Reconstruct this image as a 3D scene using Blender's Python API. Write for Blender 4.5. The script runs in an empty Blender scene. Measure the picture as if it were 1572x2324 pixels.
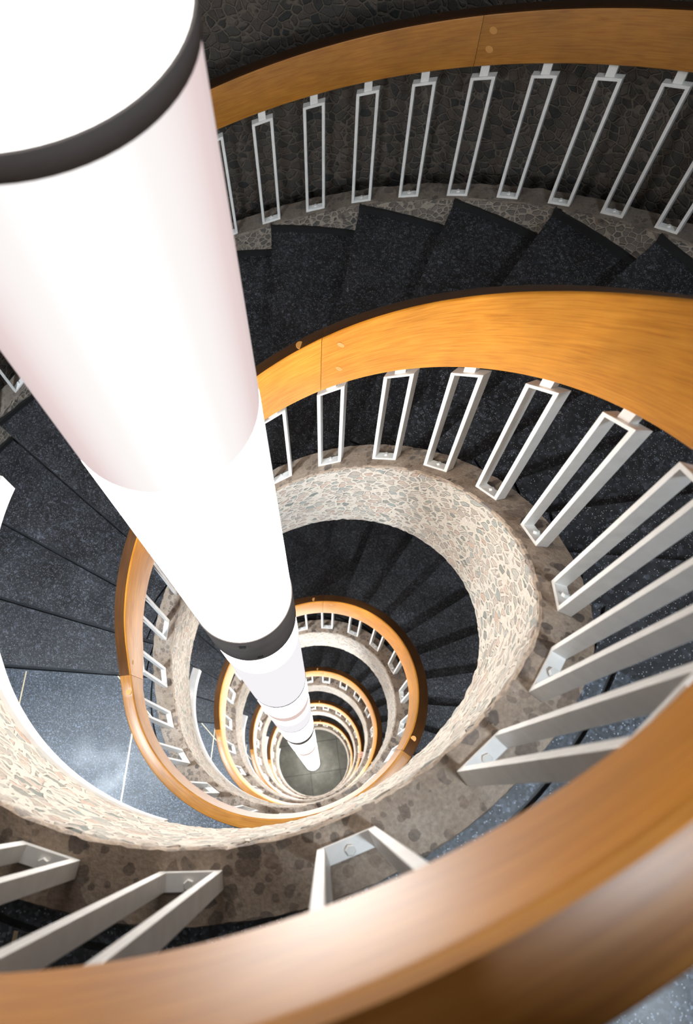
import bpy, math, random
import numpy as np
from mathutils import Matrix, Vector

# ------------------------------------------------------------------ camera, light, exposure
S = 0.15                      # metres per model unit (radius of the light column)
DF = 112.6                    # depth of the ground floor below the camera, model units
F_PX, NX, NY = 1731.0, 736.018, 1796.763
AX = (-1.670, 3.667)          # stair axis as seen from the camera
COLX = (-0.312, -0.035)       # the light column hangs a little off the axis
Z0, HH = 2.314, 21.47         # handrail depth at the top landing, storey height

sc = bpy.context.scene
random.seed(7)
RNG = np.random.default_rng(5)
d = Vector((NX - 786.0, NY - 1162.0, F_PX)).normalized()
up = -d
fw = Vector((0, 0, 1)); yy = (fw - fw.dot(up) * up).normalized(); xx = yy.cross(up)
cols = [Vector((xx[i], yy[i], up[i])) for i in range(3)]     # world vector of cam x, y(down), z(fwd)
cam_d = bpy.data.cameras.new('camera'); cam = bpy.data.objects.new('camera', cam_d)
sc.collection.objects.link(cam); sc.camera = cam
R3 = Matrix((cols[0], -cols[1], -cols[2])).transposed()
cam.matrix_world = Matrix.Translation((-AX[0] * S, -AX[1] * S, DF * S)) @ R3.to_4x4()
cam_d.sensor_fit = 'VERTICAL'; cam_d.sensor_height = 36; cam_d.sensor_width = 36
cam_d.lens = F_PX / 2324 * 36
cam_d.clip_start = 0.02; cam_d.clip_end = 200
cam_d.dof.use_dof = True; cam_d.dof.focus_distance = 2.3; cam_d.dof.aperture_fstop = 5.6

w = bpy.data.worlds.new('world'); sc.world = w; w.use_nodes = True
w.node_tree.nodes['Background'].inputs[0].default_value = (0.55, 0.72, 1.0, 1)
w.node_tree.nodes['Background'].inputs[1].default_value = 0.015
sc.view_settings.view_transform = 'Standard'; sc.view_settings.look = 'None'
sc.view_settings.exposure = 0.0; sc.view_settings.gamma = 1.0
COLUMN_POWER = 9.5
LAMP_POWER = 350.0            # radiance of the cool white ceiling lamps over the landings
# ceiling lamps: storey, angle, radius, relative strength
LAMPS = [(0, -40.0, 12.3, 0.55)] + [(k, a, 12.0, p) for k in range(1, 5) for a, p in ((-156.0, 1.0), (-42.0, 0.55))]

# ------------------------------------------------------------------ node helpers
def mat(name):
    m = bpy.data.materials.new(name); m.use_nodes = True
    return m, m.node_tree.nodes, m.node_tree.links, m.node_tree.nodes['Principled BSDF']
def ramp(N, stops, interp='LINEAR'):
    r = N.new('ShaderNodeValToRGB'); e = r.color_ramp; e.interpolation = interp
    while len(e.elements) < len(stops): e.elements.new(0.5)
    for el, (p, c) in zip(e.elements, stops):
        el.position = p; el.color = (*c, 1) if len(c) == 3 else c
    return r
def mapping(N, L, scale, out='UV'):
    tc = N.new('ShaderNodeTexCoord'); mp = N.new('ShaderNodeMapping')
    mp.inputs['Scale'].default_value = scale; L.new(tc.outputs[out], mp.inputs['Vector'])
    return mp.outputs['Vector']
def noise(N, L, vec, scale, detail=4, rough=0.55):
    n = N.new('ShaderNodeTexNoise'); n.inputs['Scale'].default_value = scale
    n.inputs['Detail'].default_value = detail; n.inputs['Roughness'].default_value = rough
    L.new(vec, n.inputs['Vector']); return n
def voro(N, L, vec, scale, feature='F1', rnd=1.0):
    v = N.new('ShaderNodeTexVoronoi'); v.feature = feature; v.inputs['Scale'].default_value = scale
    v.inputs['Randomness'].default_value = rnd; L.new(vec, v.inputs['Vector']); return v
def mix(N, L, fac, a, b, mode='MIX'):
    m = N.new('ShaderNodeMix'); m.data_type = 'RGBA'; m.blend_type = mode
    for s, v in ((m.inputs[0], fac), (m.inputs[6], a), (m.inputs[7], b)):
        if hasattr(v, 'is_linked') or hasattr(v, 'links'): L.new(v, s)
        elif isinstance(v, (int, float)): s.default_value = v
        else: s.default_value = (*v, 1)
    return m.outputs[2]
def math_(N, L, op, a, b=0.0):
    m = N.new('ShaderNodeMath'); m.operation = op
    for s, v in ((m.inputs[0], a), (m.inputs[1], b)):
        if isinstance(v, (int, float)): s.default_value = v
        else: L.new(v, s)
    return m.outputs[0]
def bump(N, L, B, h, strength, dist):
    b = N.new('ShaderNodeBump'); b.inputs['Strength'].default_value = strength
    b.inputs['Distance'].default_value = dist; L.new(h, b.inputs['Height']); L.new(b.outputs[0], B.inputs['Normal'])

def make_pebble(name, scale, stones, mortar, dist, aspect=(1, 1, 1), thr=(0.05, 0.11), warp=0.25):
    m, N, L, B = mat(name)
    v0 = mapping(N, L, aspect)
    nz = noise(N, L, v0, scale * 0.8, 2)
    va = N.new('ShaderNodeVectorMath'); va.operation = 'MULTIPLY_ADD'
    L.new(nz.outputs['Color'], va.inputs[0]); va.inputs[1].default_value = (warp / scale,) * 3; L.new(v0, va.inputs[2])
    v = va.outputs[0]
    c = voro(N, L, v, scale); e = voro(N, L, v, scale, 'DISTANCE_TO_EDGE')
    sep = N.new('ShaderNodeSeparateColor'); L.new(c.outputs['Color'], sep.inputs[0])
    rc = ramp(N, [(i / max(1, len(stones) - 1) , s) for i, s in enumerate(stones)]); L.new(sep.outputs[0], rc.inputs[0])
    fine = noise(N, L, v0, scale * 5, 4)
    fr = ramp(N, [(0.3, (0.72,) * 3), (0.75, (1.15,) * 3)]); L.new(fine.outputs[0], fr.inputs[0])
    stone = mix(N, L, 1.0, rc.outputs[0], fr.outputs[0], 'MULTIPLY')
    # each stone has its own size: edge threshold varies by cell
    t = math_(N, L, 'MULTIPLY_ADD', sep.outputs[1], 0.16)
    th = N.new('ShaderNodeMath'); th.operation = 'MULTIPLY_ADD'
    L.new(sep.outputs[1], th.inputs[0]); th.inputs[1].default_value = thr[1] - thr[0]; th.inputs[2].default_value = thr[0]
    dd = math_(N, L, 'SUBTRACT', e.outputs['Distance'], th.outputs[0])
    k = math_(N, L, 'MULTIPLY', dd, 14.0)
    cl = N.new('ShaderNodeClamp'); L.new(k, cl.inputs[0])
    mt = mix(N, L, 1.0, mortar, fr.outputs[0], 'MULTIPLY')
    L.new(mix(N, L, cl.outputs[0], mt, stone), B.inputs['Base Color'])
    B.inputs['Roughness'].default_value = 0.75
    hgt = math_(N, L, 'ADD', math_(N, L, 'POWER', cl.outputs[0], 0.6), math_(N, L, 'MULTIPLY', fine.outputs[0], 0.35))
    bump(N, L, B, hgt, 0.9, dist)
    return m
M = {}
M['pebble'] = make_pebble('cream pebble dash', 27, [(.17, .19, .17), (.36, .31, .26), (.48, .38, .31), (.24, .27, .25), (.50, .44, .38), (.44, .31, .24), (.30, .31, .29), (.47, .41, .35)], (.55, .50, .43), 0.007, (1, 1.25, 1), (0.03, 0.20), 0.4)
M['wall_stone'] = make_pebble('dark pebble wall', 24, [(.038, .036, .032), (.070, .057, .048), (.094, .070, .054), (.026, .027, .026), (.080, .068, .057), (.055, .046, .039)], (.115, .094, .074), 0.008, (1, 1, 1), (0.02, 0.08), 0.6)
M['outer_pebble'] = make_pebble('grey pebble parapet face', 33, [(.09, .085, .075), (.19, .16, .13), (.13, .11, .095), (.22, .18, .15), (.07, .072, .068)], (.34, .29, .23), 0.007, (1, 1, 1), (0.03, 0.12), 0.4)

def make_coping(name, base, dark, light):
    m, N, L, B = mat(name)
    v0 = mapping(N, L, (1, 1, 1))
    n1 = noise(N, L, v0, 9, 6, 0.65)
    r1 = ramp(N, [(0.3, dark), (0.5, base), (0.72, light)]); L.new(n1.outputs[0], r1.inputs[0])
    c = voro(N, L, v0, 19); sep = N.new('ShaderNodeSeparateColor'); L.new(c.outputs['Color'], sep.inputs[0])
    size = math_(N, L, 'MULTIPLY', sep.outputs[0], 0.70)
    nd = noise(N, L, v0, 60, 3)
    dd = math_(N, L, 'ADD', c.outputs['Distance'], math_(N, L, 'MULTIPLY', nd.outputs[0], 0.25))
    inside = math_(N, L, 'LESS_THAN', dd, size)
    sc_ = ramp(N, [(0, (.06, .045, .038)), (0.35, (.13, .105, .09)), (0.7, (.24, .165, .12)), (1, (.16, .15, .145))]); L.new(sep.outputs[1], sc_.inputs[0])
    c2 = voro(N, L, v0, 46); sep2 = N.new('ShaderNodeSeparateColor'); L.new(c2.outputs['Color'], sep2.inputs[0])
    in2 = math_(N, L, 'LESS_THAN', math_(N, L, 'ADD', c2.outputs['Distance'], math_(N, L, 'MULTIPLY', nd.outputs[0], 0.25)), math_(N, L, 'MULTIPLY', sep2.outputs[0], 0.80))
    fine = noise(N, L, v0, 130, 4, 0.7)
    fr = ramp(N, [(0.3, (0.6,) * 3), (0.7, (1.2,) * 3)]); L.new(fine.outputs[0], fr.inputs[0])
    body = mix(N, L, math_(N, L, 'MULTIPLY', inside, 0.8), mix(N, L, math_(N, L, 'MULTIPLY', in2, 0.6), r1.outputs[0], sc_.outputs[0]), sc_.outputs[0])
    L.new(mix(N, L, 0.8, body, fr.outputs[0], 'MULTIPLY'), B.inputs['Base Color'])
    B.inputs['Roughness'].default_value = 0.7
    bump(N, L, B, math_(N, L, 'ADD', math_(N, L, 'MULTIPLY', n1.outputs[0], 1.2), math_(N, L, 'MULTIPLY', fine.outputs[0], 0.4)), 0.8, 0.006)
    return m
M['coping'] = make_coping('cut concrete with river stones', (.39, .30, .225), (.27, .20, .142), (.48, .40, .325))
M['outer_coping'] = make_coping('brown concrete parapet top', (.22, .18, .14), (.15, .12, .095), (.28, .235, .19))

def make_terrazzo(name, base, a2, spec, rough, cs=95):
    m, N, L, B = mat(name)
    v0 = mapping(N, L, (1, 1, 1), 'Object')
    big = noise(N, L, v0, 5, 3); rb = ramp(N, [(0.35, base), (0.7, a2)]); L.new(big.outputs[0], rb.inputs[0])
    ch = voro(N, L, v0, cs); sp = N.new('ShaderNodeSeparateColor'); L.new(ch.outputs['Color'], sp.inputs[0])
    cr = ramp(N, [(0, (.55,) * 3), (.6, (1.1,) * 3), (0.93, (1.9, 1.95, 2.1)), (1, (4, 4.2, 4.5))]); L.new(sp.outputs[0], cr.inputs[0])
    body = mix(N, L, 1.0, rb.outputs[0], cr.outputs[0], 'MULTIPLY')
    s = voro(N, L, v0, 330); ss = N.new('ShaderNodeSeparateColor'); L.new(s.outputs['Color'], ss.inputs[0])
    on = math_(N, L, 'MULTIPLY', math_(N, L, 'GREATER_THAN', ss.outputs[0], 0.90), math_(N, L, 'LESS_THAN', s.outputs['Distance'], 0.42))
    L.new(mix(N, L, on, body, spec), B.inputs['Base Color'])
    rn = ramp(N, [(0.3, (rough * 0.8,) * 3), (0.7, (min(1, rough * 1.3),) * 3)]); L.new(big.outputs[0], rn.inputs[0])
    L.new(rn.outputs[0], B.inputs['Roughness'])
    B.inputs['Specular IOR Level'].default_value = 0.5
    return m
M['terrazzo'] = make_terrazzo('black terrazzo', (.016, .016, .0175), (.027, .027, .030), (.36, .36, .37), 0.45)
M['landing'] = make_terrazzo('blue black terrazzo', (.042, .048, .057), (.062, .070, .082), (.40, .44, .50), 0.40, 190)

def make_ground():
    m, N, L, B = mat('grey green stone slabs')
    v0 = mapping(N, L, (1, 1, 1), 'Object')
    n1 = noise(N, L, v0, 3.5, 8, 0.7)
    r1 = ramp(N, [(0.3, (.12, .12, .10)), (0.55, (.20, .20, .17)), (0.75, (.33, .33, .29))]); L.new(n1.outputs[0], r1.inputs[0])
    b = N.new('ShaderNodeTexBrick'); b.offset = 0.0; b.inputs['Scale'].default_value = 1.0
    b.inputs['Brick Width'].default_value = 0.62; b.inputs['Row Height'].default_value = 0.62; b.inputs['Mortar Size'].default_value = 0.008
    b.inputs['Color1'].default_value = (1, 1, 1, 1); b.inputs['Color2'].default_value = (.85, .85, .85, 1); b.inputs['Mortar'].default_value = (.45, .45, .45, 1)
    mp = N.new('ShaderNodeMapping'); mp.inputs['Rotation'].default_value = (0, 0, math.radians(-12)); mp.inputs['Location'].default_value = (0.11, 0.2, 0)
    L.new(v0, mp.inputs['Vector']); L.new(mp.outputs[0], b.inputs['Vector'])
    L.new(mix(N, L, 1.0, r1.outputs[0], b.outputs['Color'], 'MULTIPLY'), B.inputs['Base Color'])
    B.inputs['Roughness'].default_value = 0.45
    return m
M['ground'] = make_ground()

def make_oak(name, c1, c2, c3):
    m, N, L, B = mat(name)
    v0 = mapping(N, L, (1, 1, 1))
    inf = N.new('ShaderNodeObjectInfo')
    off = N.new('ShaderNodeVectorMath'); off.operation = 'ADD'; L.new(v0, off.inputs[0])
    cmb = N.new('ShaderNodeCombineXYZ'); L.new(math_(N, L, 'MULTIPLY', inf.outputs['Random'], 13.0), cmb.inputs[0]); L.new(math_(N, L, 'MULTIPLY', inf.outputs['Random'], 7.0), cmb.inputs[1])
    L.new(cmb.outputs[0], off.inputs[1])
    st = N.new('ShaderNodeMapping'); st.inputs['Scale'].default_value = (1.0, 8, 1); L.new(off.outputs[0], st.inputs['Vector'])
    warp = noise(N, L, st.outputs[0], 1.3, 3)
    # cathedral grain: contour lines of a stretched noise
    k = math_(N, L, 'SINE', math_(N, L, 'MULTIPLY', warp.outputs[0], 75.0))
    fine = N.new('ShaderNodeMapping'); fine.inputs['Scale'].default_value = (9, 260, 1); L.new(off.outputs[0], fine.inputs['Vector'])
    fn = noise(N, L, fine.outputs[0], 1.0, 3, 0.6)
    g = math_(N, L, 'ADD', math_(N, L, 'MULTIPLY', k, 0.07), fn.outputs[0])
    r = ramp(N, [(0.25, c1), (0.5, c2), (0.8, c3)]); L.new(g, r.inputs[0])
    mott = noise(N, L, off.outputs[0], 7, 3); mr = ramp(N, [(0.3, (.82,) * 3), (0.7, (1.1,) * 3)]); L.new(mott.outputs[0], mr.inputs[0])
    col = mix(N, L, 1.0, r.outputs[0], mr.outputs[0], 'MULTIPLY')
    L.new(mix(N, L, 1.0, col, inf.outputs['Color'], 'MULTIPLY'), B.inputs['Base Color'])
    B.inputs['Roughness'].default_value = 0.42
    B.inputs['Coat Weight'].default_value = 0.15; B.inputs['Coat Roughness'].default_value = 0.3; B.inputs['Specular IOR Level'].default_value = 0.35
    bump(N, L, B, fn.outputs[0], 0.15, 0.001)
    return m
M['oak'] = make_oak('varnished oak', (.46, .165, .016), (.60, .245, .026), (.70, .32, .05))
M['oak_mid'] = make_oak('mid brown oak', (.26, .098, .014), (.36, .145, .022), (.44, .195, .04))  # tops and outer sides of the landing rails, browner than the inner faces
M['oak_dark'] = make_oak('dark brown oak', (.060, .022, .006), (.085, .032, .008), (.115, .046, .012))  # tops and outer sides of flight and outer rails, darkest of the oaks

def flat(name, col, rough=0.5, metal=0.0, noise_amt=0.06, nscale=30):
    m, N, L, B = mat(name)
    v0 = mapping(N, L, (1, 1, 1), 'Object'); n = noise(N, L, v0, nscale, 4)
    r = ramp(N, [(0.3, tuple(c * (1 - noise_amt) for c in col)), (0.7, tuple(min(1, c * (1 + noise_amt)) for c in col))])
    L.new(n.outputs[0], r.inputs[0]); L.new(r.outputs[0], B.inputs['Base Color'])
    B.inputs['Roughness'].default_value = rough; B.inputs['Metallic'].default_value = metal
    return m
M['white_paint'] = flat('white gloss paint', (.80, .79, .76), 0.42)
M['bolt'] = flat('white painted bolt', (.76, .75, .71), 0.3)
M['plaster'] = flat('white plaster', (.80, .80, .79), 0.8)
M['brass'] = flat('brass inlay', (.78, .62, .40), 0.35, 0.6)
M['black_stone'] = flat('black skirting', (.012, .012, .012), 0.5)
M['band'] = flat('dark brown metal band', (.075, .062, .056), 0.85, 0.0, 0.05)
M['plug'] = flat('oak dowel', (.58, .27, .065), 0.5)
M['skin'] = flat('skin', (.62, .33, .23), 0.5)
M['cloth_blue'] = flat('navy cotton', (.03, .045, .09), 0.9)
M['cloth_grey'] = flat('grey denim', (.10, .11, .13), 0.9)
M['lips'] = flat('lips', (.45, .15, .12), 0.5)
M['eye'] = flat('dark eye', (.03, .02, .02), 0.2)
M['hair'] = flat('brown hair', (.05, .03, .02), 0.6)
def emis(name, col, strength, edge=None, edge_strength=0, power=1.0):
    m, N, L, B = mat(name)
    N.remove(B); e = N.new('ShaderNodeEmission'); out = N['Material Output']
    if edge is None:
        e.inputs[0].default_value = (*col, 1); e.inputs[1].default_value = strength
    else:   # translucent shade: the tube inside shines through most where the shade is seen square on
        ge = N.new('ShaderNodeNewGeometry')
        vs = []
        for sock in ('Incoming', 'Normal'):
            f1 = N.new('ShaderNodeVectorMath'); f1.operation = 'MULTIPLY'; f1.inputs[1].default_value = (1, 1, 0); L.new(ge.outputs[sock], f1.inputs[0])
            f2 = N.new('ShaderNodeVectorMath'); f2.operation = 'NORMALIZE'; L.new(f1.outputs[0], f2.inputs[0]); vs.append(f2)
        dt = N.new('ShaderNodeVectorMath'); dt.operation = 'DOT_PRODUCT'; L.new(vs[0].outputs[0], dt.inputs[0]); L.new(vs[1].outputs[0], dt.inputs[1])
        r = ramp(N, [(0.0, tuple(c * edge_strength * .84 for c in edge)), (0.42, tuple(c * edge_strength for c in edge)), (0.70, (.95, .875, .86)), (0.86, (.99, .955, .94)), (1.0, tuple(c * strength for c in col))])
        L.new(dt.outputs['Value'], r.inputs[0]); L.new(r.outputs[0], e.inputs[0]); e.inputs[1].default_value = 1.0
    L.new(e.outputs[0], out.inputs[0]); return m
M['glow'] = emis('lit white diffuser', (1, .97, .935), COLUMN_POWER)
M['glow_soft'] = emis('softly lit white diffuser', (1, .975, .95), 3.6)
M['lamp'] = emis('lit cool lamp glass', (.78, .89, 1.0), LAMP_POWER)
M['lamp_weak'] = emis('dimmer cool lamp glass', (.78, .89, 1.0), LAMP_POWER * .6)
M['glow_rose'] = emis('lit rose diffuser', (1.0, .975, .96), 1.15, (.95, .78, .77), 0.86)
M['glow_pale'] = emis('lit pale diffuser', (.93, .90, .93), 1.0)
M['glow_tan'] = emis('lit tan band', (.80, .62, .57), 0.95)
M['seam'] = flat('dark seam', (.10, .09, .10), 0.6)

# ------------------------------------------------------------------ geometry helpers
def link(name, V, Fc, material, parent=None, uv=None, smooth=True, mats=None, fmat=None):
    me = bpy.data.meshes.new(name); me.from_pydata([tuple(map(float, v)) for v in V], [], [tuple(map(int, f)) for f in Fc]); me.update()
    for mm in (mats or [material]): me.materials.append(mm)
    if fmat is not None:
        for p, i in zip(me.polygons, fmat): p.material_index = i
    if uv is not None:
        lay = me.uv_layers.new(name='UVMap'); uvn = np.asarray(uv, float)
        idx = np.empty(len(me.loops), np.int32); me.loops.foreach_get('vertex_index', idx)
        lay.data.foreach_set('uv', uvn[idx].ravel())
    if smooth: me.shade_smooth()
    o = bpy.data.objects.new(name, me); sc.collection.objects.link(o)
    if parent: o.parent = parent
    return o
def pt(R, th, D):
    a = math.radians(th); return (R * S * math.cos(a), R * S * math.sin(a), (DF - D) * S)
def empty(name, label, cat, loc=(0, 0, 0), group=None):
    o = bpy.data.objects.new(name, None); sc.collection.objects.link(o); o.location = loc; o.empty_display_size = 0.1
    o['label'] = label; o['category'] = cat
    if group: o['group'] = group
    return o
def tag(o, label=None, cat=None, group=None, kind=None):
    if label: o['label'] = label
    if cat: o['category'] = cat
    if group: o['group'] = group
    if kind: o['kind'] = kind
    return o

def zr(TH):
    """handrail depth at the unwrapped angle TH (degrees, downhill positive)"""
    q = (TH + 25.0) % 360.0; k = math.floor((TH + 25.0) / 360.0)
    return Z0 + k * HH + HH * min(q / 215.0, 1.0)
def zs(TH, w=7.0):
    n = 7; return sum(zr(TH + w * (2 * i / (n - 1) - 1)) for i in range(n)) / n

def low_edge(TH):
    """the board keeps its thickness square to the slope, so on the level landing its lower edge sits higher"""
    a = (TH + 180) % 360 - 180
    if a > 150: a -= 360
    return float(np.interp(a, [-190, -182, -166, -110, -70, -50, -36, -20, -12], [0, 0, -.85, -.78, -.88, -1.08, -1.02, -.15, 0]))
def sweep(name, prof, t0, t1, step, material, parent, zf=zs, smooth=True, jitter=0.0, jz=0.0, closed=True, sub=0, sharp=True, twist=None, clampD=None, topmat=None, topseg=()):
    """sweep a profile [(R, t)] along the helix; UV = metres along / around the section"""
    P = [np.array(p, float) for p in prof]
    if sub:
        Q = []
        for i in range(len(P) if closed else len(P) - 1):
            a, b = P[i], P[(i + 1) % len(P)]; n = max(1, int(np.linalg.norm(b - a) / sub))
            Q += [a + (b - a) * j / n for j in range(n)]
        if not closed: Q.append(P[-1])
        P = Q
    n = len(P); m_ = max(2, int(abs(t1 - t0) / step) + 1); T = np.linspace(t0, t1, m_)
    per = np.cumsum([0] + [np.linalg.norm(P[(i + 1) % n] - P[i]) for i in range(n)])
    cn = n + 1 if closed else n; Rref = sum(p[0] for p in P) / n
    V = []; UV = []
    jr = None
    if jitter:
        jr = RNG.normal(0, 1, (m_, n))
        for _ in range(1): jr = (jr + np.roll(jr, 1, 0) + np.roll(jr, 1, 1)) / 1.73
    for i, th in enumerate(T):
        z = zf(th)
        for j in range(cn):
            R, t = P[j % n]
            if jitter:
                R = R + jr[i, j % n] * jitter; t = t + jr[i, (j + 5) % n] * jz
            D = z + t + (twist(th) if twist and t > 1 else 0)
            if clampD is not None: D = min(D, clampD)
            V.append(pt(R, th, D)); UV.append((math.radians(th) * Rref * S, per[j] * S))
    Fc = []
    for i in range(m_ - 1):
        for j in range(cn - 1):
            a = i * cn + j; Fc.append((a, a + cn, a + cn + 1, a + 1))
    if closed:
        Fc.append(tuple(range(0, n))); b = (m_ - 1) * cn; Fc.append(tuple(reversed(range(b, b + n))))
    fm = None
    if topmat: fm = [1 if (i < (m_ - 1) * (cn - 1) and (i % (cn - 1)) in topseg) else 0 for i in range(len(Fc))]
    o = link(name, V, Fc, material, parent, UV, smooth, [material, topmat] if topmat else None, fm)
    if smooth and sharp:
        o.data.set_sharp_from_angle(angle=math.radians(38))
    return o

class MB:
    def __init__(s): s.V = []; s.F = []; s.UV = []
    def add(s, V, Fc):
        b = len(s.V); s.V += V; s.F += [tuple(b + i for i in f) for f in Fc]
    def ring_box(s, R0, R1, a0, a1, D0, D1, seg=1):
        """arc block between radii, angles and depths"""
        V = []; n = seg + 1
        for i in range(n):
            th = a0 + (a1 - a0) * i / seg
            V += [pt(R0, th, D0), pt(R1, th, D0), pt(R1, th, D1), pt(R0, th, D1)]
        Fc = [(0, 1, 2, 3), tuple(4 * seg + i for i in (3, 2, 1, 0))]
        for i in range(seg):
            for j in range(4): Fc.append((4 * i + j, 4 * i + 4 + j, 4 * i + 4 + (j + 1) % 4, 4 * i + (j + 1) % 4))
        s.add(V, Fc)
    def build(s, name, material, parent=None, smooth=False):
        return link(name, s.V, s.F, material, parent, [(v[0], v[1]) for v in s.V], smooth)

def lathe(name, prof, cx, cy, seg, material, parent, smooth=True):
    V = []; UV = []
    for i in range(seg + 1):
        a = 2 * math.pi * i / seg
        for r, z in prof: V.append((cx + r * math.cos(a), cy + r * math.sin(a), z)); UV.append((a * r, z))
    n = len(prof); Fc = []
    for i in range(seg):
        for j in range(n - 1): Fc.append((i * n + j, (i + 1) * n + j, (i + 1) * n + j + 1, i * n + j + 1))
    o = link(name, V, Fc, material, parent, UV, smooth)
    return o

# ------------------------------------------------------------------ the setting: floor, wall, ceiling
def disc(name, R, z, material, th=0.1):
    V = [(0, 0, z)] + [(R * math.cos(2 * math.pi * i / 96), R * math.sin(2 * math.pi * i / 96), z) for i in range(96)]
    V += [(x, y, z - th) for x, y, _ in V]
    Fc = [(0, 1 + i, 1 + (i + 1) % 96) for i in range(96)] + [(97, 98 + (i + 1) % 96, 98 + i) for i in range(96)]
    Fc += [(1 + i, 98 + i, 98 + (i + 1) % 96, 1 + (i + 1) % 96) for i in range(96)]
    o = link(name, V, Fc, material, None, [(v[0], v[1]) for v in V], False); tag(o, kind='structure'); return o
RW = 15.2
disc('floor', RW * S + 0.4, 0.0, M['ground'])
CEIL_D = Z0 - HH + 6.45 - 20.0
disc('ceiling', RW * S + 0.4, (DF - CEIL_D) * S + 0.1, M['plaster'])

def build_wall():
    zt = (DF - CEIL_D) * S; V = []; UV = []; n = 120
    for i in range(n + 1):
        a = 2 * math.pi * i / n
        for r in (RW * S, RW * S + .25):
            for z in (0.0, zt): V.append((r * math.cos(a), r * math.sin(a), z)); UV.append((a * RW * S, z))
    Fc = []
    for i in range(n):
        b = 4 * i; Fc += [(b, b + 1, b + 5, b + 4), (b + 2, b + 6, b + 7, b + 3), (b, b + 4, b + 6, b + 2), (b + 1, b + 3, b + 7, b + 5)]
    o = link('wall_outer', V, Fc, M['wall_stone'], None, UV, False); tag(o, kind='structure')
build_wall()

# ------------------------------------------------------------------ column of light
col = empty('light_column', 'tall glowing white cylindrical light column with dark bands hanging down the stairwell', 'lamp', (COLX[0] * S, COLX[1] * S, 0))
segs = [(-4.0, 2.787, 'glow'), (2.787, 2.964, 'band'), (2.964, 7.05, 'glow_rose'), (7.05, 15.08, 'glow'), (15.08, 17.21, 'band'),
        (17.21, 19.32, 'glow'), (19.32, 27.35, 'glow_pale'), (27.35, 27.55, 'seam'), (27.55, 31.6, 'glow'), (31.6, 33.3, 'glow_tan'), (33.3, 35.4, 'glow'),
        (35.4, 39.5, 'glow_pale'), (39.5, 39.75, 'seam'), (39.75, 47.8, 'glow'), (47.8, 50.2, 'band'), (50.2, 52.6, 'glow'), (52.6, 53.8, 'glow_tan'), (53.8, 58.9, 'glow'),
        (58.9, 59.9, 'glow_pale'), (59.9, 62.6, 'glow'), (62.6, 66.4, 'glow_tan'), (66.4, 76.0, 'glow'), (76.0, 76.7, 'seam'), (76.7, 82.6, 'glow'), (82.6, 83.6, 'seam'),
        (83.6, 91.5, 'glow'), (91.5, 92.2, 'glow_tan'), (92.2, 98.0, 'glow'), (98.0, 98.8, 'seam'), (98.8, 105.8, 'glow'), (105.8, 106.8, 'seam'), (106.8, 112.2, 'glow')]
segs[1] = (2.31, 2.964, 'band')      # measured: band top edge / bottom edge
BAND0 = (2.787, 2.964)
segs[0] = (-4.0, BAND0[0], 'glow_soft'); segs[1] = (BAND0[0], BAND0[1], 'band')
for a, b, kind in segs:
    r = {'band': 1.02, 'seam': 1.012}.get(kind, 1.0) * S
    nm = {'band': 'metal_band', 'seam': 'joint_ring'}.get(kind, 'diffuser')
    o = lathe(nm, [(0.9 * S, (DF - a) * S), (r, (DF - a) * S), (r, (DF - b) * S), (0.9 * S, (DF - b) * S)], 0, 0, 72, M[kind], col, False)
    for p in o.data.polygons: p.use_smooth = abs(p.normal.z) < 0.5
    if not kind in ('glow', 'glow_soft'): o['label'] = {'band': 'dark brown metal band', 'glow_rose': 'rose tinted glowing shade', 'glow_pale': 'pale lilac glowing shade', 'glow_tan': 'pinkish tan glowing band', 'seam': 'thin dark joint line'}[kind]
lathe('top_cap', [(1.0 * S, (DF + 4.0) * S), (1.0 * S, (DF + 4.2) * S), (.001, (DF + 4.25) * S)], 0, 0, 48, M['band'], col)
mbr = MB(); mbr.add([(x * .006, y * .006, z) for z in ((DF + 4.2) * S, (DF - CEIL_D) * S) for x, y in ((-1, -1), (1, -1), (1, 1), (-1, 1))], [(0, 1, 5, 4), (1, 2, 6, 5), (2, 3, 7, 6), (3, 0, 4, 7), (0, 3, 2, 1), (4, 5, 6, 7)]); mbr.build('suspension_rod', M['band'], col)
lathe('end_cap', [(0.001, 0.02), (0.9 * S, 0.02), (0.97 * S, 0.05), (0.97 * S, 0.06)], 0, 0, 48, M['plaster'], col)
mb = MB()
for th, D in ((-84, 15.45), (-70, 16.85)):
    a = math.radians(th); c = Vector((1.03 * S * math.cos(a), 1.03 * S * math.sin(a), (DF - D) * S)); t = Vector((-math.sin(a), math.cos(a), 0)) * 0.009; u = Vector((0, 0, .008)); n = Vector((math.cos(a), math.sin(a), 0)) * .004
    mb.add([tuple(c + x * t + y * u + z * n) for x in (-1, 1) for y in (-1, 1) for z in (-1, 1)], [(0, 1, 3, 2), (4, 6, 7, 5), (0, 4, 5, 1), (2, 3, 7, 6), (0, 2, 6, 4), (1, 5, 7, 3)])
mb.build('clip', M['black_stone'], col)

# ------------------------------------------------------------------ ceiling lamps over the landings
for k, a, r, p in LAMPS:
    zc = (DF - (Z0 + (k - 1) * HH + 9.75)) * S; th = math.radians(a); wd = ('top', 'second', 'third', 'fourth', 'lowest')[k]
    rt = empty('ceiling_lamp', 'round ceiling lamp above the %s landing, %s end' % (wd, 'step' if a < -100 else 'far'), 'lamp', (r * S * math.cos(th), r * S * math.sin(th), zc), 'round ceiling lamps')
    lathe('housing', [(.001, -.001), (.20, -.001), (.20, -.05), (.175, -.05)], 0, 0, 40, M['white_paint'], rt)
    lathe('lamp_glass', [(.176, -.045), (.15, -.062), (.08, -.07), (.001, -.072)], 0, 0, 40, M['lamp' if p > .8 else 'lamp_weak'], rt)

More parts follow.
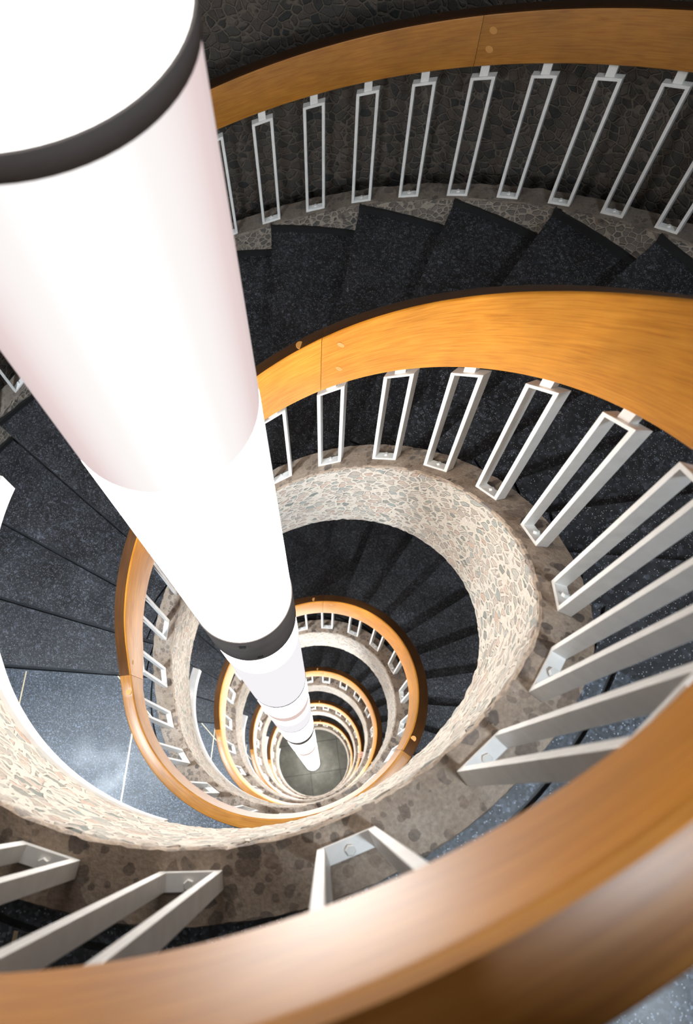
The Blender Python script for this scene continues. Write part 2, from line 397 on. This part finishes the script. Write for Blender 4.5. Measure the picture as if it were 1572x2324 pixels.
# ------------------------------------------------------------------ stair storeys
FLOOR_WORDS = ['top', 'second', 'third', 'fourth', 'lowest']
END = 1440 + 144.5                 # unwrapped angle where the last flight meets the floor
RC0, RC1 = 4.30, 5.0
BAL = [-159.8, -141.4, -122, -102.4, -84.6, -64.8, -44.3, -29.7, -14.5, 3.8, 22, 40.1, 57.2, 75.6, 93, 110.6, 128, 146, 163.4, 181.7]

def baluster(R0, R1, th, dth, ttop, tbot, bar, zf, mpaint, rail_t, parent, conR):
    """flat-bar frame sheared along the slope"""
    a = [th - dth / 2, th + dth / 2]; bt = math.degrees(bar / ((R0 + R1) / 2))
    def q(R, x, t): return pt(R, x, zf(x) + t)
    V = []; O = [(a[0], ttop), (a[1], ttop), (a[1], tbot), (a[0], tbot)]; I = [(a[0] + bt, ttop + bar), (a[1] - bt, ttop + bar), (a[1] - bt, tbot - bar), (a[0] + bt, tbot - bar)]
    # straight bars: use vertical planes through the two outer corners
    for R in (R0, R1):
        for x, t in O + I: V.append(q(R, x, t))
    Fc = []
    for i in range(4):
        j = (i + 1) % 4
        Fc += [(i, j, 4 + j, 4 + i), (8 + i, 12 + i, 12 + j, 8 + j), (i, 8 + i, 8 + j, j), (4 + i, 4 + j, 12 + j, 12 + i)]
    o = link('baluster', V, Fc, mpaint, parent, None, False)
    bv = o.modifiers.new('bevel', 'BEVEL'); bv.width = 0.0012; bv.segments = 2; bv.limit_method = 'ANGLE'
    # top bracket
    V = []; h = dth * 0.17; Rm = (R0 + R1) / 2
    for R in (Rm - .05, Rm + .05):
        for x, t in ((th - h, rail_t - .02), (th + h, rail_t - .02), (th + h, ttop + .02), (th - h, ttop + .02)): V.append(q(R, x, t))
    link('bracket', V, [(0, 1, 2, 3), (7, 6, 5, 4), (0, 4, 5, 1), (1, 5, 6, 2), (2, 6, 7, 3), (3, 7, 4, 0)], mpaint, o, None, False)
    # hexagon bolt on the foot bar
    cx = Vector(q(Rm + .02, th, tbot - bar)); slope = Vector(q(Rm, th + .5, tbot)) - Vector(q(Rm, th - .5, tbot)); slope.normalize()
    rad = Vector((math.cos(math.radians(th)), math.sin(math.radians(th)), 0)); nrm = rad.cross(slope); nrm = nrm if nrm.z > 0 else -nrm
    V = []; rb = 0.0085
    for hgt, rr in ((0.0, rb), (0.005, rb), (0.0065, rb * .82)):
        for i in range(6):
            an = math.radians(60 * i + 20); V.append(tuple(cx + slope * rr * math.cos(an) + rad * rr * math.sin(an) + nrm * hgt))
    Fc = [tuple(range(12, 18))] + [(6 * l + i, 6 * l + (i + 1) % 6, 6 * l + 6 + (i + 1) % 6, 6 * l + 6 + i) for l in range(2) for i in range(6)]
    link('bolt', V, Fc, M['bolt'], o, None, False)
    return o

def plug(parent, R, th, t, r=0.011, horiz=False):
    c = Vector(pt(R, th, zs(th) + t)); a = math.radians(th); nrm = Vector((-math.cos(a), -math.sin(a), 0)); tv = Vector((-math.sin(a), math.cos(a), 0)); uv = Vector((0, 0, 1))
    if horiz: nrm, uv = Vector((0, 0, 1)), Vector((math.cos(a), math.sin(a), 0))
    if not horiz: nrm = (nrm + Vector((0, 0, .06))).normalized()
    V = [tuple(c + nrm * .0012)]; V += [tuple(c + (tv * math.cos(i * math.pi / 8) + uv * math.sin(i * math.pi / 8)) * r + nrm * .001) for i in range(16)]
    V += [tuple(c + (tv * math.cos(i * math.pi / 8) + uv * math.sin(i * math.pi / 8)) * r - nrm * .002) for i in range(16)]
    Fc = [(0, 1 + i, 1 + (i + 1) % 16) for i in range(16)] + [(1 + i, 17 + i, 17 + (i + 1) % 16, 1 + (i + 1) % 16) for i in range(16)]
    o = link('dowel', V, Fc, M['plug'], parent, None, False); return o

def rounded(R0, R1, ta, tb, b, ta1=None):
    ta1 = ta if ta1 is None else ta1
    return [(R0 + b, ta), (R1 - b, ta1), (R1 - b * .3, ta1 + b * .3), (R1, ta1 + b), (R1, tb - b), (R1 - b, tb), (R0 + b, tb), (R0, tb - b), (R0, ta + b), (R0 + b * .3, ta + b * .3)]
TINTS = [(1.0, .97, .92), (.95, .92, .86), (1.06, 1.02, .95)]
for k in range(-1, 5):
    off = 360 * k; A, Bv = off - 170, min(off + 190, END); w_ = FLOOR_WORDS[k] if k >= 0 else 'overhead'
    zland = Z0 + k * HH
    # inner parapet
    gp = 'helical stone parapets around the well'
    pr = empty('stone_parapet', '%s turn of the cream pebble-faced parapet curving around the open well' % w_, 'parapet', (0, 0, 0), gp)
    fine = k <= 1
    sweep('coping', [(4.335, 5.975), (RC1, 6.0), (RC1 + .02, 6.08), (RC1, 8.0), (4.42, 8.0), (4.40, 6.12), (4.305, 6.11), (4.305, 6.01)], A, Bv, 1.0 if fine else 2.5, M['coping'], pr, jitter=.006, jz=.007, sub=.12 if fine else .35, clampD=DF)
    sweep('pebble_facing', [(4.33, 6.06), (4.41, 6.08), (4.44, 9.86), (4.31, 9.88), (4.285, 9.80), (4.29, 6.10)], A, Bv, 0.8 if fine else 2.5, M['pebble'], pr, jitter=.007, jz=.010, sub=.14 if fine else .35, clampD=DF)
    if k < 4 or True:
        ml = MB(); a0, a1 = off - 192, off - 98; n = 40; V = []
        zfl = zland
        for i in range(n + 1):
            th = a0 + (a1 - a0) * i / n; b = 10.16 - max(0, (th - (off - 150)) / 52) * .30
            V += [pt(4.20 + .06 * max(0, (th - (off - 150)) / 52), th, zfl + 9.6), pt(4.5, th, zfl + 9.6), pt(4.5, th, zfl + b), pt(4.20 + .06 * max(0, (th - (off - 150)) / 52), th, zfl + b)]
        Fc = [(0, 1, 2, 3), tuple(4 * n + i for i in (3, 2, 1, 0))]
        for i in range(n):
            for j in range(4): Fc.append((4 * i + j, 4 * i + 4 + j, 4 * i + 4 + (j + 1) % 4, 4 * i + (j + 1) % 4))
        ml.add(V, Fc); ml.build('plaster_strip', M['plaster'], pr)
    # stair flight
    fl = empty('stair_flight', '%s flight of black terrazzo steps winding around the well' % w_, 'stairs', (0, 0, 0), 'flights of terrazzo steps')
    nst = 17 if k < 4 else 14
    for j in range(1, nst + 1):
        front = off - 23.5 + 12 * j; Dt = zland + 6.4 + 1.193 * j; mt = MB()
        mt.ring_box(RC1 - .02, 5.28, front - 12, front, Dt, Dt + 1.5, 3)
        mt.ring_box(5.33, 13.82, front - 12, front - .25, Dt + .18, Dt + 1.5, 3)
        mt.ring_box(5.33, 13.82, front - 12, front, Dt, Dt + .2, 3)
        tr = mt.build('tread', M['terrazzo'], fl)
        sk = MB(); sk.ring_box(13.70, 13.84, front - 12, front, Dt - .24, Dt + .01, 3); sk.build('skirting', M['black_stone'], tr)
    t_end = off + 181 if k < 4 else END - 14
    sweep('soffit', [(4.42, 7.9), (15.1, 7.9), (15.1, 9.75), (4.42, 9.75)], off - 24, t_end, 3, M['plaster'], fl, clampD=DF)
    # landing
    ld = empty('landing', '%s smooth terrazzo landing with thin brass strips' % w_, 'landing', (0, 0, 0), 'terrazzo landings')
    DL = zland + 6.4
    mt = MB(); mt.ring_box(RC1 - .02, 5.27, off - 179.5, off - 23.5, DL, DL + .5, 40); mt.ring_box(5.34, 15.19, off - 179.5, off - 23.5, DL, DL + 1.4, 52)
    mt.build('terrazzo_floor', M['landing'], ld)
    mt = MB(); mt.ring_box(4.42, 15.19, off - 179.4, off - 23.6, DL + 1.4, zland + 9.75, 52); mt.build('slab', M['plaster'], ld)
    mt = MB(); mt.ring_box(5.26, 5.35, off - 179.4, off - 23.6, DL + .08, DL + .5, 52); mt.build('groove', M['black_stone'], ld)
    for x in (-1.3, -5.75, -10.2, 3.15, 7.6):
        ya, yb = -math.sqrt(225 - x * x), (-math.sqrt(5.36 ** 2 - x * x) if abs(x) < 5.36 else -.15)
        if x > 0: ya, yb = -math.sqrt(225 - x * x), min(yb, -abs(x) * .436 - .1)
        ys = np.linspace(ya, yb, 2); h = .022
        V = [((x + sx * h) * S, y * S, (DF - DL) * S + dz) for y in ys for sx in (-1, 1) for dz in (-.002, .0006)]
        link('brass_strip', V, [(0, 1, 3, 2), (4, 6, 7, 5), (0, 4, 5, 1), (2, 3, 7, 6), (1, 5, 7, 3), (0, 2, 6, 4)], M['brass'], ld, None, False)
    V = []
    p0, p1 = Vector((-6.7, .02)), Vector((-5.1, -1.5)); n2 = Vector((p1 - p0)).normalized(); n2 = Vector((-n2.y, n2.x)) * .02; p0 = p0 + (p1 - p0) * .02; p0.y = min(p0.y, -.06)
    for p in (p0, p1):
        for s_ in (-1, 1):
            for dz in (-.002, .0006): V.append(((p.x + n2.x * s_) * S, (p.y + n2.y * s_) * S, (DF - DL) * S + dz))
    link('brass_strip', V, [(0, 1, 3, 2), (4, 6, 7, 5), (0, 4, 5, 1), (2, 3, 7, 6), (1, 5, 7, 3), (0, 2, 6, 4)], M['brass'], ld, None, False)
    # outer parapet along the flight
    po = empty('outer_parapet', '%s turn of the low dark pebble parapet on the outer side of the steps' % w_, 'parapet', (0, 0, 0), 'outer parapets')
    ce = off + 181 if k < 4 else END - 8
    sweep('coping', [(13.8, 5.98), (14.42, 5.98), (14.42, 7.9), (13.84, 7.9), (13.80, 6.03)], off - 24, ce, 0.6, M['outer_coping'], po, jitter=.02, jz=.012, sub=.16 if k == 0 else .6, clampD=DF)
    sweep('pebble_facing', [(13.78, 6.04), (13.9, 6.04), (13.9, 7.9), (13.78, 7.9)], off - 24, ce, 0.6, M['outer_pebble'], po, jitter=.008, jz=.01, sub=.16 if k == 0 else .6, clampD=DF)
    # inner railing
    rl = empty('stair_railing', '%s turn of the inner railing, orange oak handrail on white steel frames' % w_, 'railing', (0, 0, 0), 'oak and white steel railings')
    joints = [off - 170, off - 31, off + 78, off + 190]
    for i in range(3):
        a, b = joints[i], joints[i + 1]; b = min(b, END - 6)
        if b - a < 5 or (k < 0 and i == 0): continue
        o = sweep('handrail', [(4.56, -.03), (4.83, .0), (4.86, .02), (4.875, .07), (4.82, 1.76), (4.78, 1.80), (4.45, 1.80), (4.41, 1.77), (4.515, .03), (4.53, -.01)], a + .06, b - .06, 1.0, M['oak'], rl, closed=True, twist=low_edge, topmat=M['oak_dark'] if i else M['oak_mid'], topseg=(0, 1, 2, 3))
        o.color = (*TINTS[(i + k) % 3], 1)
        plug(o, 4.66, a + 6, -.035, .013, True)
        plug(o, 4.49, b - 5, .40)
        if i: plug(o, 4.445, b - 5, 1.20)
    for th in BAL:
        if off + th > END - 8 or (k < 0 and th < -20): continue
        baluster(4.52, 4.70, off + th, 7.9, 2.08 if th > -20 else (1.75 if th > -32 else 1.25), 5.98, .085, zs, M['white_paint'], 1.78 if th > -20 else 1.0, rl, 4.6)
    # outer railing of the two upper flights
    if 0 <= k <= 1:
        ro = empty('stair_railing', '%s turn of the outer railing beside the dark pebble wall, oak rail on white frames' % w_, 'railing', (0, 0, 0), 'oak and white steel railings')
        zo = lambda TH: zs(TH)
        for a, b, tt in ((off - 24, off + 73.5, 1), (off + 73.5, off + 181, 0)):
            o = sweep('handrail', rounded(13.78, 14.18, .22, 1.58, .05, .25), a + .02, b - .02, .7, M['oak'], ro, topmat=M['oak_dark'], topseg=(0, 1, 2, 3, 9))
            o.color = (*[c * .66 for c in TINTS[tt]], 1); plug(o, 13.777, b - 1.2, .62, .014) ; plug(o, 13.777, b - 1.2, 1.1, .014)  # outer rail colour darkened to paint in the weaker light out there
        for i in range(34):
            th = -17.6 + 6.0 * i
            baluster(13.90, 14.08, off + th, 2.5, 1.95, 5.98, .085, zs, M['white_paint'], 1.58, ro, 14)

# ------------------------------------------------------------------ person on the lowest visible flight, hand on the rail
def skin_mesh(name, joints, edges, radii, material, parent=None, sub=2, root=0):
    me = bpy.data.meshes.new(name); me.from_pydata(joints, edges, []); me.update(); me.materials.append(material)
    o = bpy.data.objects.new(name, me); sc.collection.objects.link(o)
    if parent: o.parent = parent
    sk = o.modifiers.new('skin', 'SKIN'); sk.use_smooth_shade = True
    lay = me.skin_vertices[0]
    for i, r in enumerate(radii):
        lay.data[i].radius = (r, r) if not isinstance(r, tuple) else r
        lay.data[i].use_root = (i == root)
    ss = o.modifiers.new('sub', 'SUBSURF'); ss.levels = sub; ss.render_levels = sub
    return o
def ball(name, c, rx, ry, rz, ax, ay, material, parent, seg=20):
    V = []; n = 12
    for i in range(n + 1):
        p = math.pi * i / n
        for j in range(seg):
            q = 2 * math.pi * j / seg
            V.append(tuple(c + ax * (rx * math.sin(p) * math.cos(q)) + ay * (ry * math.sin(p) * math.sin(q)) + Vector((0, 0, rz * math.cos(p)))))
    Fc = [(i * seg + j, (i + 1) * seg + j, (i + 1) * seg + (j + 1) % seg, i * seg + (j + 1) % seg) for i in range(n) for j in range(seg)]
    return link(name, V, Fc, material, parent)
def head_parts(body, c, right, front, feet):
    """c is the middle of the head, at eye height"""
    ball('face', c - Vector((0, 0, .01)) + front * .012, .072, .088, .112, right, front, M['skin'], body)
    ball('nose', c + front * .103 + Vector((0, 0, -.03)), .013, .016, .024, right, front, M['skin'], body, 12)
    ball('mouth', c + front * .088 + Vector((0, 0, -.068)), .024, .010, .007, right, front, M['lips'], body, 12)
    for sx in (-1, 1):
        ball('eye', c + right * (.030 * sx) + front * .086, .013, .009, .007, right, front, M['eye'], body, 12)
        ball('ear', c + right * (.074 * sx) + Vector((0, 0, -.015)), .010, .020, .030, right, front, M['skin'], body, 12)
    ball('hair', c - front * .018 + Vector((0, 0, .035)), .082, .096, .092, right, front, M['hair'], body)
    for ft in feet: ball('shoe', Vector(ft) , .045, .14, .045, right, front, M['hair'], body)
def person():
    TH = 1080 - 5.0                                  # on the flight between the third and fourth landings
    j = 2; Dt = Z0 + 3 * HH + 6.4 + 1.193 * j
    base = Vector(pt(7.4, TH, Dt)); a = math.radians(TH)
    rad = Vector((math.cos(a), math.sin(a), 0)); tan = Vector((-math.sin(a), math.cos(a), 0))   # tan points downhill
    def P(x, y, z): return tuple(base + rad * x + tan * y + Vector((0, 0, z)))                  # x outward, y downhill
    handC = Vector(pt(4.66, TH - 1.0, zs(TH - 1.0) - .10))
    hl = handC - base; hx, hy, hz = hl.dot(rad), hl.dot(tan), hl.z
    # figure faces uphill (-y); left side is toward the well (-x)
    J = [P(0, 0, .92), P(0, .01, 1.10), P(0, .02, 1.28), P(0, .01, 1.42), P(0, 0, 1.50), P(0, -.02, 1.58), P(0, -.02, 1.68),
         P(-.09, 0, .86), P(-.10, -.03, .48), P(-.10, .02, .09), P(-.10, -.13, .03),
         P(.09, 0, .86), P(.10, -.01, .48), P(.10, .05, .09), P(.10, -.10, .03),
         P(-.17, .01, 1.38), P((-.17 + hx) / 2 + .02, .04, 1.16), P(hx + .10, hy + .02, hz + .06), P(hx + .045, hy, hz + .02),
         P(.17, .01, 1.38), P(.24, .05, 1.12), P(.23, -.08, .90), P(.22, -.12, .84)]
    E_ = [(0, 1), (1, 2), (2, 3), (3, 4), (4, 5), (5, 6), (0, 7), (7, 8), (8, 9), (9, 10), (0, 11), (11, 12), (12, 13), (13, 14), (3, 15), (15, 16), (16, 17), (17, 18), (3, 19), (19, 20), (20, 21), (21, 22)]
    R_ = [.13, .12, .145, .12, .055, .062, .062, .09, .06, .042, .035, .09, .06, .042, .035, .06, .042, .028, .030, .06, .042, .028, .03]
    body = skin_mesh('person', J, E_, R_, M['skin'])
    tag(body, 'person on the stairs below, in a dark top, one hand resting on the handrail', 'person')
    # hand: fingers wrap over the rail
    for i, (dy, ln) in enumerate(((-.033, .062), (-.011, .070), (.011, .066), (.032, .052))):
        q0 = Vector((hx + .045, hy + dy * .7, hz + .022)); q1 = Vector((hx + .002, hy + dy, hz + .030)); q2 = q1 + Vector((-ln * .62, 0, -.006)); q3 = q2 + Vector((-.010, 0, -.030)); 
        skin_mesh('finger', [P(*q0), P(*q1), P(*q2), P(*q3)], [(0, 1), (1, 2), (2, 3)], [.010, .0095, .0085, .007], M['skin'], body, 1)
    skin_mesh('thumb', [P(hx + .06, hy - .02, hz + .02), P(hx + .035, hy - .055, hz + .018), P(hx + .01, hy - .07, hz + .01)], [(0, 1), (1, 2)], [.013, .011, .009], M['skin'], body, 1)
    # clothes
    skin_mesh('shirt', [P(0, 0, .90), P(0, .01, 1.10), P(0, .02, 1.28), P(0, .01, 1.41), P(-.17, .01, 1.38), tuple((Vector(J[15]) + Vector(J[16])) / 2), P(.17, .01, 1.38), tuple((Vector(J[19]) + Vector(J[20])) / 2)],
              [(0, 1), (1, 2), (2, 3), (3, 4), (4, 5), (3, 6), (6, 7)], [.145, .14, .16, .13, .075, .062, .075, .062], M['cloth_blue'], body)
    skin_mesh('trousers', [P(0, 0, .93), P(-.09, 0, .84), P(-.10, -.03, .48), P(-.10, .02, .10), P(.09, 0, .84), P(.10, -.01, .48), P(.10, .05, .10)],
              [(0, 1), (1, 2), (2, 3), (0, 4), (4, 5), (5, 6)], [.125, .10, .072, .055, .10, .072, .055], M['cloth_grey'], body)
    head_parts(body, Vector(P(0, -.02, 1.65)), rad, -tan, [P(-.10, -.05, .045), P(.10, -.02, .045)])
person()
def photographer():
    base = Vector((3.15 * S, -6.25 * S, (DF - (Z0 + 6.4)) * S))
    f = Vector((-.49, .87, 0)); r = Vector((.87, .49, 0))
    def P(x, y, z): return tuple(base + r * x + f * y + Vector((0, 0, z)))
    J = [P(0, 0, .94), P(0, .02, 1.12), P(0, .04, 1.30), P(0, .06, 1.44), P(0, .08, 1.52), P(0, .11, 1.60), P(0, .13, 1.70),
         P(-.09, 0, .88), P(-.10, .02, .48), P(-.11, -.01, .09), P(-.12, .13, .035), P(.09, 0, .88), P(.10, .03, .48), P(.11, 0, .09), P(.12, .14, .035),
         P(-.18, .05, 1.40), P(-.23, .09, 1.14), P(-.13, .20, 1.10), P(-.08, .25, 1.11), P(.18, .05, 1.40), P(.23, .09, 1.14), P(.13, .20, 1.10), P(.08, .25, 1.11)]
    E_ = [(0, 1), (1, 2), (2, 3), (3, 4), (4, 5), (5, 6), (0, 7), (7, 8), (8, 9), (9, 10), (0, 11), (11, 12), (12, 13), (13, 14), (3, 15), (15, 16), (16, 17), (17, 18), (3, 19), (19, 20), (20, 21), (21, 22)]
    R_ = [.13, .12, .145, .12, .055, .062, .062, .09, .06, .042, .035, .09, .06, .042, .035, .06, .042, .028, .030, .06, .042, .028, .03]
    body = skin_mesh('person', J, E_, R_, M['skin'])
    tag(body, 'person in a navy sweater standing on the top landing behind the nearest handrail', 'person')
    for sx in (-1, 1):
        for i in range(4):
            y0 = .255; x0 = sx * (.085 - .018 * i)
            skin_mesh('finger', [P(x0, y0, 1.115), P(x0 - sx * .01, y0 + .04, 1.105 - .004 * i), P(x0 - sx * .02, y0 + .062, 1.08), P(x0 - sx * .02, y0 + .05, 1.06)], [(0, 1), (1, 2), (2, 3)], [.010, .0095, .0085, .007], M['skin'], body, 1)
        skin_mesh('thumb', [P(sx * .075, .24, 1.125), P(sx * .045, .265, 1.14), P(sx * .025, .28, 1.135)], [(0, 1), (1, 2)], [.013, .011, .009], M['skin'], body, 1)
    skin_mesh('sweater', [P(0, 0, .80), P(0, .02, 1.12), P(0, .04, 1.30), P(0, .07, 1.47), P(-.18, .05, 1.40), P(-.23, .09, 1.14), P(-.15, .18, 1.10), P(.18, .05, 1.40), P(.23, .09, 1.14), P(.15, .18, 1.10)],
              [(0, 1), (1, 2), (2, 3), (3, 4), (4, 5), (5, 6), (3, 7), (7, 8), (8, 9)], [.19, .16, .18, .10, .085, .065, .05, .085, .065, .05], M['cloth_blue'], body)
    skin_mesh('trousers', [P(0, 0, .92), P(-.09, 0, .84), P(-.10, .02, .48), P(-.11, -.01, .10), P(.09, 0, .84), P(.10, .03, .48), P(.11, 0, .10)],
              [(0, 1), (1, 2), (2, 3), (0, 4), (4, 5), (5, 6)], [.125, .10, .072, .055, .10, .072, .055], M['cloth_grey'], body)
    head_parts(body, Vector(P(0, .12, 1.66)), r, f, [P(-.115, .06, .045), P(.115, .07, .045)])
photographer()
